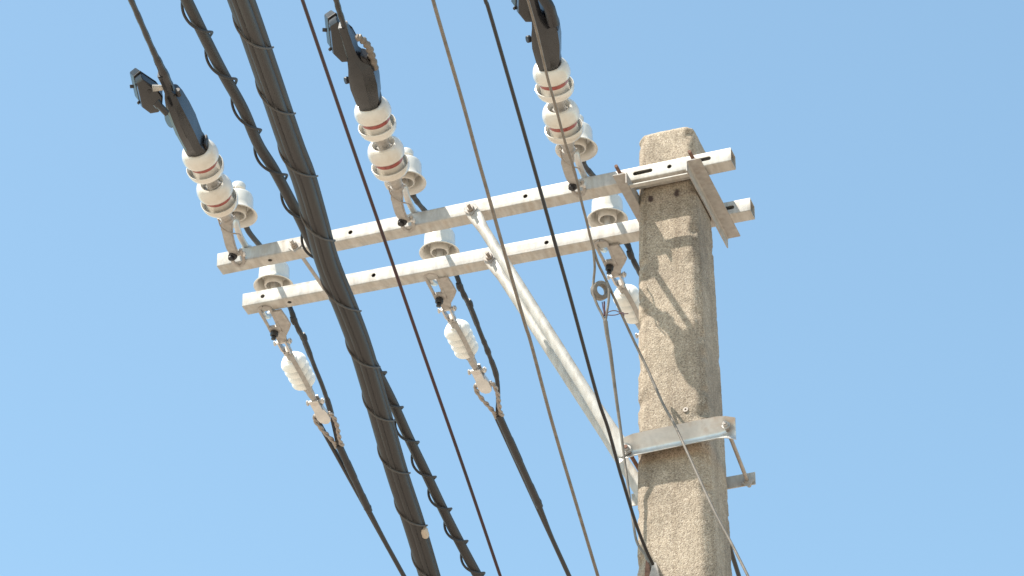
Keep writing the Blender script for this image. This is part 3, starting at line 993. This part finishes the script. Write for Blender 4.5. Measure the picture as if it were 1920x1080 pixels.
def offset_line(ang, rad, twist=0.0):
    out = []
    for k, py in enumerate(pys):
        p = Cf(py); t_ = (Cf(py + 1) - Cf(py - 1)).normalized()
        s = t_.cross(Vector((0, 0, 1))).normalized(); u = s.cross(t_).normalized()
        a = ang + twist * (py - 540) / 1080
        out.append(p + s * rad * math.cos(a) + u * rad * math.sin(a))
    out = [out[0] + (out[0] - out[1]).normalized() * 8] + out + [out[-1] + (out[-1] - out[-2]).normalized() * 4]
    return out
for ang, rad, rr in ((R(200), .0165, .0245), (R(305), .0185, .0205), (R(20), .020, .0195), (R(110), .018, .0225), (R(258), .029, .0095)):
    m = MB(); m.tube(offset_line(ang, rad, .5), rr, 16)
    m.build('cable', M['jacket'], root, o)
ph = interp([-30, 91, 215, 332, 452, 586, 690, 790, 889, 987, 1090], list(range(11)))
m = MB(); m.tube(helix(Cf, ph, -110, 1190, .0425, 900, 1), .0034, 8)
m.build('lashing_wire', M['lash'], root, o)
m = MB()
for px, py in ((795, 998),):
    q = Cf(py); dd = (Cf(py + 5) - Cf(py - 5)).normalized()
    c_ = at(px + 1, py, -1760)
    m.tube([c_ - dd * .024, c_ - dd * .012, c_ + dd * .016, c_ + dd * .024], [.010, .015, .015, .011], 12)
m.build('sleeve', M['tag'], root, o)

B_px = [(272, -160), (350, 0), (380, 62), (417, 135), (455, 203), (484, 270), (515, 320), (559, 403), (587, 462), (632, 550), (688, 660), (735, 752), (765, 818), (795, 880), (843, 980), (896, 1080), (985, 1240)]
Bf = dense(B_px, lin(-4480, -1330))
root = thing('wrapped_cable', Bf(260), 'dark cable with loosely coiled thin wire left of the thick bundle', 'cable')
o = root.location.copy()
pts = [Bf(-120 + k * 12) for k in range(112)]
pts = [pts[0] + (pts[0] - pts[1]).normalized() * 8] + pts + [pts[-1] + (pts[-1] - pts[-2]).normalized() * 4]
m = MB(); m.tube(pts, .0178, 14)
m.build('cable', M['jacket'], root, o)
phb = interp([-28, 62, 150, 245, 330, 414, 490, 562, 632, 700, 765, 830, 896, 956, 1017, 1077, 1137], list(range(17)))
m = MB()
hx = helix(Bf, phb, -110, 1160, .0268, 1200, 1)
hx = [p + Vector((noise.noise(p * 3) * .004, 0, noise.noise(p * 3 + Vector((5, 5, 5))) * .004)) for p in hx]
m.tube(hx, .0046, 8)
m.build('coiled_wire', M['jacket'], root, o)
m = MB()
for px, py, dp in ((623, 530, -2990), (637, 570, -2890)):
    c_ = at(px, py, dp); dd = (Bf(py + 5) - Bf(py - 5)).normalized()
    m.tube([c_ - dd * .040, c_ - dd * .034, c_ + dd * .034, c_ + dd * .040], [.010, .013, .013, .010], 12)
m.build('sleeve', M['tag'], root, o)

# grey strand passing before the right string and the pole
G_px = [(968, -80), (990, 0), (1007, 62), (1027, 147), (1042, 200), (1059, 265), (1077, 320), (1090, 377), (1100, 415), (1107, 445), (1120, 490), (1135, 522), (1160, 577), (1187, 636), (1213, 690), (1243, 757), (1266, 799), (1303, 880), (1340, 960), (1372, 1020), (1410, 1095)]
gy = interp([-80, 0, 200, 320, 440, 520, 640, 700, 760, 840, 960, 1095], [-1700, -1500, -1050, -640, -380, -230, -60, -20, -15, -22, -22, -5])
wire('overhead_wire', G_px, gy, .0058, 'strand', 'thin grey strand crossing the white discs and the pole face', n=8, ext1=6)
# dropper with a ring hung on that strand
root = thing('ring_hanger', at(1126, 545, -230), 'grey metal ring held by a forked strand just left of the pole', 'ring hanger')
o = root.location.copy()
rc = at(1126, 545, -225)
axr = Vector((.62, -.62, -.25)).normalized()
m = MB()
m.lathe([(-.017, .024), (-.019, .034), (-.014, .0405), (.014, .0405), (.019, .034), (.017, .024), (.0, .0205)], rc, axr, 36, closed=True)
m.build('ring', M['strand'], root, o, smooth=50)
m = MB()
tw = smoothpath([at(1112, 466, -330), at(1115, 500, -290), at(1113, 525, -262), at(1112, 548, -252), at(1119, 570, -240), at(1129, 590, -228), at(1135, 604, -222)], 8)
m.tube(tw, .0055, 10)
tw2 = smoothpath([at(1138, 530, -255), at(1142, 545, -250), at(1141, 565, -238), at(1138, 585, -230), at(1135, 604, -222)], 8)
m.tube(tw2, .0055, 10)
dn_px = [(1135, 602), (1139, 630), (1144, 658), (1152, 720), (1160, 779), (1166, 823), (1172, 870), (1176, 900), (1188, 985), (1195, 1018), (1209, 1040), (1216, 1056)]
yy = interp([600, 780, 860, 960, 1060], [-222, -60, -12, 10, 30])
dnp = smoothpath([at(px, py, yy(py)) for px, py in dn_px], 8)
n_ = len(dnp)
m.tube(dnp, [.0095 - .004 * min(1, k / 45) for k in range(n_)], 10)
m.build('strand', M['strand'], root, o, smooth=60)
m = MB()
for pts in ([(1134, 592), (1131, 580), (1129, 566)], [(1133, 592), (1133, 578), (1133, 565)], [(1134, 590), (1138, 578), (1141, 572)], [(1136, 588), (1146, 583), (1156, 583), (1166, 588), (1178, 588)], [(1136, 590), (1146, 591), (1156, 590), (1168, 586), (1170, 593)]):
    m.tube(smoothpath([at(px, py, -232) for px, py in pts], 5), .0021, 6)
m.tube(smoothpath([at(1133, 566, -232), at(1133, 592, -232)], 4), [.004] * 5, 8)
m.build('tie_wire', M['tie'], root, o)

# wedge clamp where the two wires end on the pole face
root = thing('wire_clamp', at(1222, 1070, 40), 'brown metal wire clamp fixed to the pole at the bottom edge', 'clamp')
o = root.location.copy()
m = MB()
m.loft([[at(px0, py, 46 - k), at(px1, py, 46 - k), at(px1, py, 20 - k), at(px0, py, 20 - k)] for px0, px1, py, k in ((1223, 1230, 1054, 0), (1221, 1234, 1066, 1), (1216, 1238, 1085, 2), (1212, 1242, 1110, 3))])
m.build('wedge', M['grip'], root, o, smooth=0, bevel=.002)
m = MB()
m.loft([[at(px0, py, 46 - k), at(px1, py, 46 - k), at(px1, py, 24 - k), at(px0, py, 24 - k)] for px0, px1, py, k in ((1211, 1214, 1050, 0), (1210, 1219, 1062, 1), (1208, 1220, 1085, 2), (1207, 1220, 1110, 3))])
m.build('jaw', M['rust'], root, o, smooth=0, bevel=.002)
